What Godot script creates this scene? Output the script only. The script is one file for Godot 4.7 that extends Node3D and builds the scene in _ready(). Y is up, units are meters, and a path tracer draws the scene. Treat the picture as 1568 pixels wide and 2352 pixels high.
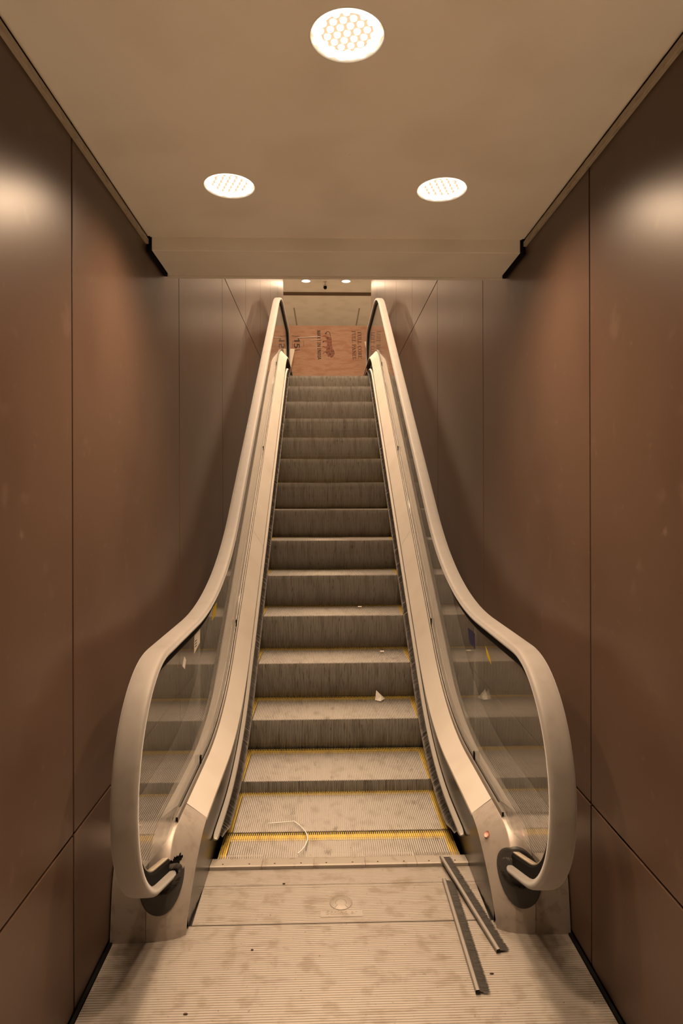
extends Node3D
# Escalator in a narrow panelled shaft, seen from the lower landing.
# P(x, y, d): x to the right of the escalator's axis, y up from the lower landing, d into the shaft.

const SL := 0.70021            # slope of the incline (35 degrees)
const WALL := 0.772            # half the width of the shaft
const CEIL := 2.532            # lower ceiling
const UP := 3.02               # upper landing
const UCEIL := 5.65            # upper ceiling
const GX := 0.60               # glass and handrail axis

var M := {}
var rng := RandomNumberGenerator.new()


func _ready() -> void:
	rng.seed = 7
	# ---------------------------------------------------------------- camera, sky, exposure
	var cam := Camera3D.new()
	cam.name = "camera"
	cam.keep_aspect = Camera3D.KEEP_HEIGHT
	cam.near = 0.05
	cam.far = 60.0
	cam.projection = Camera3D.PROJECTION_FRUSTUM        # lens shifted down a little: the verticals stay parallel
	cam.size = cam.near * 2352.0 / 1444.0
	cam.frustum_offset = Vector2(0.0, -cam.near * 27.0 / 1444.0)
	cam.position = Vector3(-0.055, 1.462, 0.0)
	cam.rotation = Vector3(0.0, deg_to_rad(-1.527), deg_to_rad(-0.17))
	add_child(cam)
	cam.current = true
	var we := WorldEnvironment.new()
	we.name = "environment"
	var env := Environment.new()
	env.background_mode = Environment.BG_COLOR
	env.background_color = Color.BLACK
	env.tonemap_mode = Environment.TONE_MAPPER_LINEAR
	env.tonemap_exposure = 1.08
	env.sdfgi_enabled = true
	env.ssao_enabled = true
	env.ssil_enabled = true
	we.environment = env
	add_child(we)
	materials()
	structure()
	lamps()
	escalator()
	upper_things()
	small_things()


# ==================================================================== geometry helpers
func P(x: float, y: float, d: float) -> Vector3:
	return Vector3(x, y, -d)


func nst(smooth := false) -> SurfaceTool:
	var st := SurfaceTool.new()
	st.begin(Mesh.PRIMITIVE_TRIANGLES)
	st.set_smooth_group(0 if smooth else -1)
	return st


func tri(st: SurfaceTool, a: Vector3, b: Vector3, c: Vector3) -> void:   # counter-clockwise from outside
	st.add_vertex(a)
	st.add_vertex(c)
	st.add_vertex(b)


func quad(st: SurfaceTool, a: Vector3, b: Vector3, c: Vector3, d: Vector3) -> void:
	tri(st, a, b, c)
	tri(st, a, c, d)


func quad_o(st: SurfaceTool, a: Vector3, b: Vector3, c: Vector3, d: Vector3, mid: Vector3) -> void:
	if (b - a).cross(c - a).dot((a + c) * 0.5 - mid) >= 0.0:
		quad(st, a, b, c, d)
	else:
		quad(st, a, d, c, b)


func tri_o(st: SurfaceTool, a: Vector3, b: Vector3, c: Vector3, mid: Vector3) -> void:
	if (b - a).cross(c - a).dot((a + b + c) / 3.0 - mid) >= 0.0:
		tri(st, a, b, c)
	else:
		tri(st, a, c, b)


func box(st: SurfaceTool, lo: Vector3, hi: Vector3, c := 0.0) -> void:   # box between two corners, edges chamfered by c
	var a := Vector3(minf(lo.x, hi.x), minf(lo.y, hi.y), minf(lo.z, hi.z))
	var b := Vector3(maxf(lo.x, hi.x), maxf(lo.y, hi.y), maxf(lo.z, hi.z))
	var m := (a + b) * 0.5
	var h := (b - a) * 0.5
	var ch := minf(c, minf(h.x, minf(h.y, h.z)) * 0.9)
	for ax in 3:
		var u := (ax + 1) % 3
		var v := (ax + 2) % 3
		for s in [-1.0, 1.0]:
			var q := []
			for e in [[-1, -1], [1, -1], [1, 1], [-1, 1]]:
				var p := Vector3()
				p[ax] = s * h[ax]
				p[u] = e[0] * (h[u] - ch)
				p[v] = e[1] * (h[v] - ch)
				q.append(m + p)
			quad_o(st, q[0], q[1], q[2], q[3], m)
	if ch <= 0.0:
		return
	for ax in 3:
		var u := (ax + 1) % 3
		var v := (ax + 2) % 3
		for e in [[-1, -1], [1, -1], [1, 1], [-1, 1]]:
			var q := []
			for s in [-1.0, 1.0]:
				var p := Vector3()
				p[ax] = s * (h[ax] - ch)
				p[u] = e[0] * h[u]
				p[v] = e[1] * (h[v] - ch)
				var r := p
				r[u] = e[0] * (h[u] - ch)
				r[v] = e[1] * h[v]
				q.append(m + p)
				q.append(m + r)
			quad_o(st, q[0], q[1], q[3], q[2], m)
	for sx in [-1, 1]:
		for sy in [-1, 1]:
			for sz in [-1, 1]:
				var g := Vector3(sx, sy, sz)
				var k := g * (h - Vector3.ONE * ch)
				tri_o(st, m + k + Vector3(sx * ch, 0, 0), m + k + Vector3(0, sy * ch, 0), m + k + Vector3(0, 0, sz * ch), m)


func loft(st: SurfaceTool, lines: Array, closed := false, flip := false, strips := false) -> void:
	var n := lines.size()
	for i in (n if closed else n - 1):
		if strips:
			st.set_smooth_group(i + 1)
		var a: PackedVector3Array = lines[i]
		var b: PackedVector3Array = lines[(i + 1) % n]
		for j in a.size() - 1:
			if flip:
				quad(st, a[j], a[j + 1], b[j + 1], b[j])
			else:
				quad(st, a[j], b[j], b[j + 1], a[j + 1])


func fan(st: SurfaceTool, pts: PackedVector3Array, away: Vector3) -> void:
	var m := Vector3()
	for p in pts:
		m += p
	m /= pts.size()
	for i in pts.size():
		tri_o(st, m, pts[i], pts[(i + 1) % pts.size()], m - away)


func plate(st: SurfaceTool, poly: PackedVector2Array, place: Callable, t0: float, t1: float) -> void:
	# polygon extruded from thickness t0 to t1; place(p: Vector2, t) gives the point
	var idx := Geometry2D.triangulate_polygon(poly)
	var away: Vector3 = place.call(poly[0], t1) - place.call(poly[0], t0)
	for k in range(0, idx.size(), 3):
		for s in 2:
			var t: float = t1 if s else t0
			var a: Vector3 = place.call(poly[idx[k]], t)
			var b: Vector3 = place.call(poly[idx[k + 1]], t)
			var c: Vector3 = place.call(poly[idx[k + 2]], t)
			tri_o(st, a, b, c, (a + b + c) / 3.0 - away * (1.0 if s else -1.0))
	var cw := Geometry2D.is_polygon_clockwise(poly)
	var e1: Vector3 = place.call(Vector2(1, 0), t0) - place.call(Vector2.ZERO, t0)
	var e2: Vector3 = place.call(Vector2(0, 1), t0) - place.call(Vector2.ZERO, t0)
	var turned := (e1.cross(e2).dot(away) < 0.0) != cw
	for i in poly.size():
		var p := poly[i]
		var q := poly[(i + 1) % poly.size()]
		if turned:
			quad(st, place.call(q, t0), place.call(p, t0), place.call(p, t1), place.call(q, t1))
		else:
			quad(st, place.call(p, t0), place.call(q, t0), place.call(q, t1), place.call(p, t1))


func lathe(st: SurfaceTool, prof: PackedVector2Array, at: Vector3, n := 48, flip := false) -> void:   # (radius, height)
	var lines := []
	for i in n + 1:
		var a := TAU * i / n
		var l := PackedVector3Array()
		for p in prof:
			l.append(at + Vector3(cos(a) * p.x, p.y, sin(a) * p.x))
		lines.append(l)
	loft(st, lines, false, flip)


func sweep(st: SurfaceTool, path: PackedVector2Array, prof: PackedVector2Array, x0: float, cap := true, mirror := 1.0) -> void:
	# path of (d, y); profile of (across, along the outward normal), closed
	var lines := []
	for k in prof.size():
		lines.append(PackedVector3Array())
	for i in path.size():
		var t := (path[mini(i + 1, path.size() - 1)] - path[maxi(i - 1, 0)]).normalized()
		var nn := Vector2(-t.y, t.x)
		for k in prof.size():
			var c := path[i] + nn * prof[k].y
			lines[k].append(P(x0 + prof[k].x * mirror, c.y, c.x))
	loft(st, lines, true, mirror < 0)
	if cap:
		for e in [0, path.size() - 1]:
			var ring := PackedVector3Array()
			for k in prof.size():
				ring.append(lines[k][e])
			var d2 := path[e] - path[e + 1 if e == 0 else e - 1]
			fan(st, ring, P(0, d2.y, d2.x))


func tube(st: SurfaceTool, pts: PackedVector3Array, r: float, n := 8, flat := 1.0) -> void:
	var rings := []
	for i in pts.size():
		var t := (pts[mini(i + 1, pts.size() - 1)] - pts[maxi(i - 1, 0)]).normalized()
		var s := t.cross(Vector3.UP).normalized() if absf(t.y) < 0.95 else Vector3.RIGHT
		var u := s.cross(t).normalized()
		var ring := PackedVector3Array()
		for k in n + 1:
			var a := TAU * k / n
			ring.append(pts[i] + s * cos(a) * r + u * sin(a) * r * flat)
		rings.append(ring)
	loft(st, rings, false, true)
	for e in [0, pts.size() - 1]:
		var ring: PackedVector3Array = rings[e]
		ring.resize(n)
		fan(st, ring, pts[e] - pts[e + 1 if e == 0 else e - 1])


# ==================================================================== object helpers
func done(called: String, st: SurfaceTool, m: Material, parent: Node = null) -> MeshInstance3D:
	st.generate_normals()
	st.index()
	return put(called, st.commit(), m, parent)


func put(called: String, mesh: Mesh, m: Material, parent: Node = null) -> MeshInstance3D:
	var o := MeshInstance3D.new()
	var host: Node = parent if parent else self
	o.name = numbered(called, host)
	o.mesh = mesh
	if m:
		o.material_override = m
	host.add_child(o, true)
	return o


func numbered(called: String, host: Node) -> String:
	if not host.has_node(called):
		return called
	var k := 1
	while host.has_node("%s_%03d" % [called, k]):
		k += 1
	return "%s_%03d" % [called, k]


func thing(called: String, label: String, category: String, at := Vector3.ZERO, group := "") -> Node3D:
	var o := Node3D.new()
	o.name = numbered(called, self)
	add_child(o, true)
	o.position = at
	tag(o, label, category, group)
	return o


func tag(o: Node, label: String, category: String, group := "") -> void:
	o.set_meta("label", label)
	o.set_meta("category", category)
	if group:
		o.set_meta("group", group)


func struct_root(called: String, label: String, category: String) -> Node3D:
	var o := thing(called, label, category)
	o.set_meta("kind", "structure")
	return o


# ==================================================================== materials
func noise_bytes(seed_: int, freq: float, oct: int, size: int, kx := 1, ky := 1) -> PackedByteArray:
	var n := FastNoiseLite.new()
	n.seed = seed_
	n.noise_type = FastNoiseLite.TYPE_SIMPLEX_SMOOTH
	n.frequency = freq
	n.fractal_type = FastNoiseLite.FRACTAL_FBM
	n.fractal_octaves = oct
	var im := n.get_seamless_image(size / kx, size / ky)
	im.convert(Image.FORMAT_L8)
	if kx > 1 or ky > 1:
		im.resize(size, size, Image.INTERPOLATE_CUBIC)
	return im.get_data()


func bake(size: int, base: Color, layers: Array) -> ImageTexture:
	# layers: [noise bytes, low, high, colour, amount]; each lays its colour where the noise is high
	var out := PackedByteArray()
	out.resize(size * size * 3)
	var luts := []
	for l in layers:
		var lut := PackedFloat32Array()
		for v in 256:
			lut.append(smoothstep(l[1], l[2], v / 255.0) * l[4])
		luts.append(lut)
	for i in size * size:
		var r := base.r
		var g := base.g
		var b := base.b
		for k in layers.size():
			var t: float = luts[k][layers[k][0][i]]
			if t > 0.0:
				var c: Color = layers[k][3]
				r += (c.r - r) * t
				g += (c.g - g) * t
				b += (c.b - b) * t
		out[i * 3] = int(clampf(r, 0, 1) * 255.0)
		out[i * 3 + 1] = int(clampf(g, 0, 1) * 255.0)
		out[i * 3 + 2] = int(clampf(b, 0, 1) * 255.0)
	var im := Image.create_from_data(size, size, false, Image.FORMAT_RGB8, out)
	im.generate_mipmaps()
	return ImageTexture.create_from_image(im)


func mat(called: String, c: Color, rough: float, metal := 0.0, tex: Texture2D = null, scale := Vector3.ONE) -> StandardMaterial3D:
	var m := StandardMaterial3D.new()
	m.resource_name = called
	m.albedo_color = c
	m.roughness = rough
	m.metallic = metal
	if tex:
		m.albedo_texture = tex
		m.uv1_triplanar = true
		m.uv1_world_triplanar = true
		m.uv1_scale = scale
	M[called] = m
	return m


func glow(called: String, c: Color, e: float) -> void:
	var m := mat(called, Color(0.9, 0.85, 0.8), 0.4)
	m.emission_enabled = true
	m.emission = c
	m.emission_energy_multiplier = e


func materials() -> void:
	var S := 512
	var broad := noise_bytes(1, 0.006, 3, S)
	var mid := noise_bytes(2, 0.02, 4, S)
	var fine := noise_bytes(3, 0.09, 3, S)
	var tall := noise_bytes(4, 0.02, 4, S, 1, 4)        # stretched up
	var wide := noise_bytes(5, 0.03, 4, S, 4, 1)        # stretched across
	var gleam_dash := noise_bytes(6, 0.16, 2, S, 8, 1)  # pale dashes: gleam of the worn ribs painted into the colour
	var speck := noise_bytes(8, 0.2, 2, S)
	var tall_fine := noise_bytes(9, 0.12, 3, S, 1, 8)
	# brown wall panels: faint mottling and pale wiped-on smears
	var wall := bake(S, Color(1, 1, 1), [
		[broad, 0.45, 0.9, Color(0.93, 0.91, 0.90), 0.6],
		[tall, 0.74, 0.98, Color(1.0, 1.0, 1.0), 0.0],
	])
	var w := mat("wall_panel", Color(0.32, 0.247, 0.20), 0.35, 0.0, wall, Vector3(0.5, 0.5, 0.5))
	w.metallic_specular = 0.43
	w.detail_enabled = true
	w.detail_blend_mode = BaseMaterial3D.BLEND_MODE_MIX
	w.detail_albedo = bake(16, Color(0.45, 0.375, 0.325), [])
	w.detail_mask = bake(S, Color(0, 0, 0), [[mid, 0.74, 0.95, Color(1, 1, 1), 0.25], [noise_bytes(41, 0.05, 4, S), 0.80, 0.95, Color(1, 1, 1), 0.4], [tall_fine, 0.84, 0.97, Color(1, 1, 1), 0.2]])
	mat("joint_black", Color(0.10, 0.09, 0.08), 0.8)
	mat("ceiling_paint", Color(0.93, 0.915, 0.88), 0.75, 0.0, bake(S, Color(1, 1, 1), [[broad, 0.4, 0.9, Color(0.965, 0.96, 0.95), 0.8], [speck, 0.965, 0.99, Color(0.55, 0.5, 0.45), 0.4]]), Vector3(0.6, 0.6, 0.6))
	mat("trim_paint", Color(0.66, 0.62, 0.55), 0.5, 0.0, bake(S, Color(1, 1, 1), [[mid, 0.5, 0.9, Color(0.84, 0.82, 0.78), 0.7]]), Vector3(1.5, 1.5, 1.5))
	mat("step_shade_brown", Color(0.44, 0.37, 0.30), 0.6)  # brown that holds the shade band of the far ceiling step
	mat("bounce_floor_pale", Color(0.88, 0.86, 0.82), 0.5)  # pale so that the unseen passage floor bounces light to the ceiling
	mat("dark_room", Color(0.24, 0.21, 0.19), 0.8)
	mat("white_plastic", Color(0.85, 0.84, 0.82), 0.4)
	mat("black_plastic", Color(0.19, 0.18, 0.17), 0.5)
	# metals
	var dust := Color(0.80, 0.76, 0.70)
	mat("tread_metal", Color(0.66, 0.638, 0.61), 0.5, 0.25, bake(S, Color(1, 1, 1), [
		[mid, 0.5, 0.85, Color(0.88, 0.87, 0.85), 0.8], [fine, 0.72, 0.92, Color(0.70, 0.66, 0.62), 0.6], [speck, 0.90, 0.97, Color(0.30, 0.27, 0.24), 0.8],
		[noise_bytes(21, 0.02, 3, S), 0.80, 0.92, Color(0.45, 0.43, 0.41), 0.45]]), Vector3(1.1, 1.1, 1.1))
	mat("riser_metal", Color(0.60, 0.585, 0.56), 0.5, 0.3, bake(S, Color(1, 1, 1), [
		[tall, 0.45, 0.8, Color(0.82, 0.81, 0.79), 0.7], [tall_fine, 0.55, 0.85, Color(0.60, 0.55, 0.49), 0.8], [noise_bytes(22, 0.05, 3, S, 1, 8), 0.66, 0.85, Color(1.35, 1.25, 1.1), 0.8],
		[noise_bytes(23, 0.03, 3, S, 1, 2), 0.82, 0.92, Color(0.36, 0.35, 0.34), 0.6]]), Vector3(1.7, 0.9, 1.7))
	mat("plate_metal", Color(0.59, 0.563, 0.53), 0.46, 0.2, bake(S, Color(1, 1, 1), [
		[mid, 0.5, 0.85, Color(0.88, 0.86, 0.83), 0.9], [wide, 0.62, 0.90, Color(0.82, 0.78, 0.73), 0.6], [gleam_dash, 0.70, 0.9, Color(1.18, 1.16, 1.14), 0.9],
		[speck, 0.90, 0.97, Color(0.42, 0.37, 0.32), 0.8], [fine, 0.82, 0.95, Color(0.55, 0.48, 0.42), 0.6]]), Vector3(1.0, 1.0, 1.0))
	mat("comb_metal", Color(0.62, 0.59, 0.55), 0.5, 0.15, bake(S, Color(1, 1, 1), [[mid, 0.6, 0.9, Color(0.82, 0.78, 0.74), 0.8], [speck, 0.9, 0.97, Color(0.4, 0.36, 0.32), 0.8]]), Vector3(1.2, 1.2, 1.2))
	mat("yellow", Color(0.80, 0.70, 0.35), 0.5, 0.0, bake(S, Color(1, 1, 1), [[mid, 0.45, 0.85, Color(0.86, 0.84, 0.95), 0.8], [fine, 0.7, 0.9, Color(0.72, 0.66, 0.7), 0.6]]), Vector3(1.4, 1.4, 1.4))
	mat("deck_metal", Color(0.76, 0.735, 0.70), 0.5, 0.0, bake(S, Color(1, 1, 1), [[broad, 0.5, 0.9, Color(0.95, 0.94, 0.93), 0.8], [speck, 0.93, 0.98, Color(0.62, 0.55, 0.48), 0.6]]), Vector3(0.9, 0.9, 0.9))
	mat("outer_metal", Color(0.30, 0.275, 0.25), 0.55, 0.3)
	mat("deck_edge", Color(0.50, 0.475, 0.445), 0.42, 0.4)
	mat("newel_steel", Color(0.68, 0.645, 0.61), 0.48, 0.40, bake(S, Color(1, 1, 1), [
		[mid, 0.5, 0.85, Color(0.86, 0.85, 0.84), 0.8], [tall, 0.74, 0.95, Color(1.25, 1.2, 1.15), 0.7], [speck, 0.92, 0.98, Color(1.4, 1.35, 1.3), 0.8]]), Vector3(1.6, 1.6, 1.6))
	mat("skirt_steel", Color(0.36, 0.345, 0.33), 0.26, 0.8, bake(S, Color(1, 1, 1), [[tall_fine, 0.5, 0.9, Color(0.80, 0.78, 0.75), 0.7]]), Vector3(1.2, 1.2, 1.2))
	mat("brush_rail", Color(0.66, 0.64, 0.61), 0.45, 0.3)
	mat("loose_holder", Color(0.50, 0.48, 0.46), 0.45, 0.35)
	mat("rail_rubber", Color(0.50, 0.478, 0.455), 0.55, 0.0, bake(S, Color(1, 1, 1), [[mid, 0.45, 0.9, Color(0.93, 0.92, 0.91), 0.8], [speck, 0.93, 0.98, Color(1.4, 1.35, 1.3), 0.7], [tall_fine, 0.86, 0.97, Color(1.3, 1.25, 1.2), 0.6]]), Vector3(1.3, 1.3, 1.3))
	M.rail_rubber.rim_enabled = true                 # dry dust on dark rubber
	M.rail_rubber.rim = 1.0
	M.rail_rubber.rim_tint = 0.0
	mat("guide_black", Color(0.06, 0.056, 0.052), 0.7)
	M.guide_black.metallic_specular = 0.25
	mat("bristle", Color(0.50, 0.48, 0.46), 0.7, 0.0, bake(S, Color(1, 1, 1), [[speck, 0.45, 0.8, Color(0.55, 0.53, 0.5), 0.9], [mid, 0.6, 0.9, Color(1.4, 1.35, 1.3), 0.6]]), Vector3(9, 9, 9))
	var g := mat("glass", Color(0.93, 0.96, 0.93, 0.05), 0.02)
	g.transparency = BaseMaterial3D.TRANSPARENCY_ALPHA
	mat("loose_bristle", Color(0.33, 0.315, 0.30), 0.7, 0.0, M.bristle.albedo_texture, Vector3(9, 9, 9))
	mat("collar", Color(0.27, 0.255, 0.24), 0.8)
	mat("plywood", Color(0.64, 0.50, 0.40), 0.6, 0.0, bake(S, Color(1, 1, 1), [
		[wide, 0.4, 0.8, Color(0.93, 0.86, 0.82), 0.9], [noise_bytes(31, 0.1, 2, S, 8, 1), 0.55, 0.9, Color(0.86, 0.80, 0.76), 0.5], [speck, 0.93, 0.98, Color(1.25, 1.25, 1.25), 0.7]]), Vector3(0.8, 0.8, 0.8))
	mat("ply_ink", Color(0.24, 0.17, 0.13), 0.7)
	mat("ply_ink_worn", Color(0.52, 0.33, 0.25), 0.7)
	mat("paper", Color(0.90, 0.88, 0.84), 0.8)
	mat("cord", Color(0.86, 0.85, 0.82), 0.5)
	mat("cream_board", Color(0.88, 0.84, 0.76), 0.6)
	mat("sticker_yellow", Color(0.85, 0.72, 0.12), 0.5)
	mat("sticker_blue", Color(0.12, 0.13, 0.32), 0.4)
	mat("sticker_pink", Color(0.86, 0.64, 0.58), 0.5)
	mat("debris", Color(0.30, 0.22, 0.17), 0.8)
	glow("led_white", Color(1.0, 0.95, 0.88), 2.2)
	glow("led_board", Color(1.0, 0.70, 0.50), 0.35)
	glow("reflector", Color(1.0, 0.96, 0.88), 1.5)


# ==================================================================== paths of the escalator
func path_y(d: float, flat0: float, v: float, flat1: float, r0: float, r1: float) -> float:
	var t := tan(deg_to_rad(17.5))
	var c := cos(deg_to_rad(35.0))
	var a := 3.175 + (flat0 - v) / SL
	var b := 3.175 + (flat1 - v) / SL
	if d <= a - r0 * t:
		return flat0
	if d < a + r0 * t * c:
		return flat0 + r0 - sqrt(r0 * r0 - pow(d - (a - r0 * t), 2))
	if d <= b - r1 * t * c:
		return SL * (d - 3.175) + v
	if d < b + r1 * t:
		return flat1 - r1 + sqrt(r1 * r1 - pow(d - (b + r1 * t), 2))
	return flat1


func nose_y(d: float) -> float:
	return path_y(d, 0.0, 0.0, UP, 1.5, 1.5)


func deck_in(d: float) -> float:
	return path_y(d, 0.254, 0.10, UP + 0.25, 1.5, 1.3)


func deck_out(d: float) -> float:
	return path_y(d, 0.325, 0.235, UP + 0.33, 1.5, 1.3)


func rail_y(d: float) -> float:
	return path_y(d, 0.978, 0.925, UP + 0.935, 2.2, 1.5)


func brush_y(d: float) -> float:
	return path_y(d, 0.094, 0.04, UP + 0.06, 1.5, 1.2)


func ds(a: float, b: float, step := 0.06) -> PackedFloat32Array:
	var n := maxi(1, ceili((b - a) / step))
	var o := PackedFloat32Array()
	for i in n + 1:
		o.append(a + (b - a) * i / n)
	return o


func line_of(x: float, f: Callable, list: PackedFloat32Array, dy := 0.0) -> PackedVector3Array:
	var o := PackedVector3Array()
	for d in list:
		o.append(P(x, f.call(d) + dy, d))
	return o


# ==================================================================== the shaft
func structure() -> void:
	for side in [-1.0, 1.0]:
		var left: bool = side < 0
		var w := struct_root("wall_left" if left else "wall_right", "brown panelled shaft wall on the %s of the escalator" % ("left" if left else "right"), "wall")
		var st := nst()
		box(st, P(side * (WALL + 0.016), -0.4, -4.4), P(side * (WALL + 0.20), UCEIL + 0.2, 11.05))
		done("backing", st, M.joint_black, w)
		var first: float = 1.81 if left else 1.94
		var g := 0.0042
		var ys := [0.012, 0.512, 3.065, 5.64]
		for k in range(-4, 8):
			var d0: float = first + 1.318 * (k - 1)
			var d1: float = first + 1.318 * k
			if k == 7:
				d1 = 11.05
			if d0 > 10.9:
				continue
			for r in 3:
				if r == 0 and d0 > 5.0 or r == 1 and d0 > 9.0:
					continue
				st = nst()
				box(st, P(side * WALL, ys[r] + (g if r else 0.0), d0 + g), P(side * (WALL + 0.013), ys[r + 1] - g, d1 - g), 0.0012)
				done("panel", st, M.wall_panel, w)
		st = nst()
		box(st, P(side * WALL, 0, 11.05), P(side * (WALL + 0.20), UCEIL, 11.06))
		done("end_panel", st, M.wall_panel, w)
		# painted strip that closes the wall against the lower ceiling
		var t := nst()
		box(t, P(side * (WALL - 0.011), 2.497, -4.3), P(side * (WALL + 0.002), 2.519, 2.555), 0.002)
		box(t, P(side * (WALL - 0.004), 2.517, -4.3), P(side * (WALL + 0.002), 2.529, 2.555), 0.001)
		var tr := done("trim_1" if left else "trim_2", t, M.trim_paint)
		tr.set_meta("kind", "structure")
		tag(tr, "dusty painted edge strip where the %s wall meets the low ceiling" % ("left" if left else "right"), "trim")
	# lower ceiling with holes for the three downlights
	var c := CSGBox3D.new()
	c.name = "ceiling"
	c.size = Vector3(2 * WALL - 0.010, 0.2, 2.57 + 4.4)
	c.position = P(0, CEIL + 0.1, (2.57 - 4.4) / 2)
	c.material = M.ceiling_paint
	c.set_meta("kind", "structure")
	tag(c, "low painted ceiling holding three round downlights in front of the escalator", "ceiling")
	for l in lamp_spots():
		var h := CSGCylinder3D.new()
		h.name = "lamp_hole"
		h.operation = CSGShape3D.OPERATION_SUBTRACTION
		h.radius = 0.086
		h.height = 0.12
		h.sides = 48
		h.position = Vector3(l.x, CEIL, l.z) - c.position
		c.add_child(h, true)
	add_child(c, true)
	# beam at the end of the low ceiling, with the thin lip at its far edge
	var b := nst()
	box(b, P(-WALL + 0.018, 2.477, 2.57), P(WALL - 0.018, 2.80, 2.85), 0.003)
	box(b, P(-WALL + 0.012, 2.4685, 2.85), P(WALL - 0.012, 2.80, 2.866), 0.001)
	var beam := done("trim_3", b, M.ceiling_paint)
	beam.set_meta("kind", "structure")
	tag(beam, "painted dropped beam across the shaft at the end of the low ceiling", "beam")
	for side in [-1.0, 1.0]:
		var s := nst()
		box(s, P(side * (WALL - 0.0005), 2.470, 2.560), P(side * (WALL - 0.014), 2.545, 2.846))
		var o := done("trim_4" if side < 0 else "trim_5", s, M.guide_black)
		o.set_meta("kind", "structure")
		tag(o, "black foam seal between the dropped beam and the %s wall" % ("left" if side < 0 else "right"), "trim")
	# upper hall
	var fw := nst()
	box(fw, P(-WALL - 0.15, 2.74, 2.60), P(WALL + 0.15, UCEIL + 0.2, 2.85))
	var bulk := done("wall_front", fw, M.ceiling_paint)
	bulk.set_meta("kind", "structure")
	tag(bulk, "painted wall above the dropped beam, facing the upper landing", "wall")
	var uc := nst()
	box(uc, P(-3.2, UCEIL, 2.6), P(3.2, UCEIL + 0.2, 12.68))
	box(uc, P(-3.2, 5.589, 12.68), P(3.2, 5.85, 20.2))
	var up := done("ceiling_001", uc, M.ceiling_paint)
	up.set_meta("kind", "structure")
	tag(up, "pale ceiling of the upper landing stepping down behind the camera dome", "ceiling")
	for side in [-1.0, 1.0]:
		var s := nst()
		box(s, P(side * 0.70 - 0.012, 5.580, 13.5), P(side * 0.70 + 0.012, 5.60, 17.0), 0.002)
		var o := done("trim_6" if side < 0 else "trim_7", s, M.trim_paint)
		o.set_meta("kind", "structure")
		tag(o, "thin rail on the %s of the far upper ceiling, running away above the plywood" % ("left" if side < 0 else "right"), "trim")
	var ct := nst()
	box(ct, P(-3.0, 5.587, 12.66), P(3.0, UCEIL, 12.682), 0.002)  # dark strip added to paint the shaded face of the ceiling step
	var ctr := done("trim_8", ct, M.step_shade_brown)
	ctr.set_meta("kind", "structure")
	tag(ctr, "dark brown strip painting the shaded face of the far ceiling step behind the camera dome", "trim")
	var uf := nst()
	box(uf, P(-3.2, UP - 0.2, 8.42), P(3.2, UP, 20.2))
	var ufl := done("floor_001", uf, M.plate_metal)
	ufl.set_meta("kind", "structure")
	tag(ufl, "floor of the upper landing behind the last step", "floor")
	for side in [-1.0, 1.0]:
		var s := nst()
		box(s, P(side * 3.0, UP, 11.05), P(side * 3.2, UCEIL, 20.2))
		box(s, P(side * (WALL + 0.2), UP, 10.9), P(side * 3.2, UCEIL, 11.05))
		var o := done("wall_back_left" if side < 0 else "wall_back_right", s, M.ceiling_paint)
		o.set_meta("kind", "structure")
		tag(o, "painted wall of the upper hall behind the %s shaft wall" % ("left" if side < 0 else "right"), "wall")
	var ew := nst()
	box(ew, P(-3.2, UP - 0.2, 20.0), P(3.2, UCEIL + 0.2, 20.2))
	var e := done("wall_back", ew, M.ceiling_paint)
	e.set_meta("kind", "structure")
	tag(e, "painted end wall of the upper hall behind the plywood", "wall")
	# lower floor under everything and the dim room behind the camera
	var lf := nst()
	box(lf, P(-WALL - 0.02, -0.35, -4.4), P(WALL + 0.02, -0.25, 4.5))
	var fl := done("floor", lf, M.dark_room)
	fl.set_meta("kind", "structure")
	tag(fl, "dark slab in the pit below the escalator landing plates", "floor")
	var pf := nst()
	box(pf, P(-WALL - 0.02, -0.2, -4.4), P(WALL + 0.02, 0.001, 1.246))  # unseen floor put in pale to lift the low ceiling by bounce
	var pfl := done("floor_002", pf, M.bounce_floor_pale)
	pfl.set_meta("kind", "structure")
	tag(pfl, "unseen passage floor before the ribbed landing plate, made pale to bounce light upward", "floor")
	var rw := nst()
	box(rw, P(-WALL - 0.2, -0.35, -4.6), P(WALL + 0.2, 2.8, -4.4))
	var rear := done("wall_rear", rw, M.dark_room)
	rear.set_meta("kind", "structure")
	tag(rear, "dim end wall of the passage opposite the escalator", "wall")
	for side in [-1.0, 1.0]:
		var s := nst()
		box(s, P(side * (WALL - 0.001), -0.02, -4.3), P(side * (WALL - 0.012), 0.005, 2.10), 0.001)
		var o := done("baseboard_left" if side < 0 else "baseboard_right", s, M.guide_black)
		o.set_meta("kind", "structure")
		tag(o, "narrow black edge strip between the floor plate and the %s wall" % ("left" if side < 0 else "right"), "baseboard")


# ==================================================================== lamps
func lamp_spots() -> Array:
	return [P(0.0, CEIL, 1.45), P(-0.376, CEIL, 2.15), P(0.352, CEIL, 2.16)]


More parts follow.
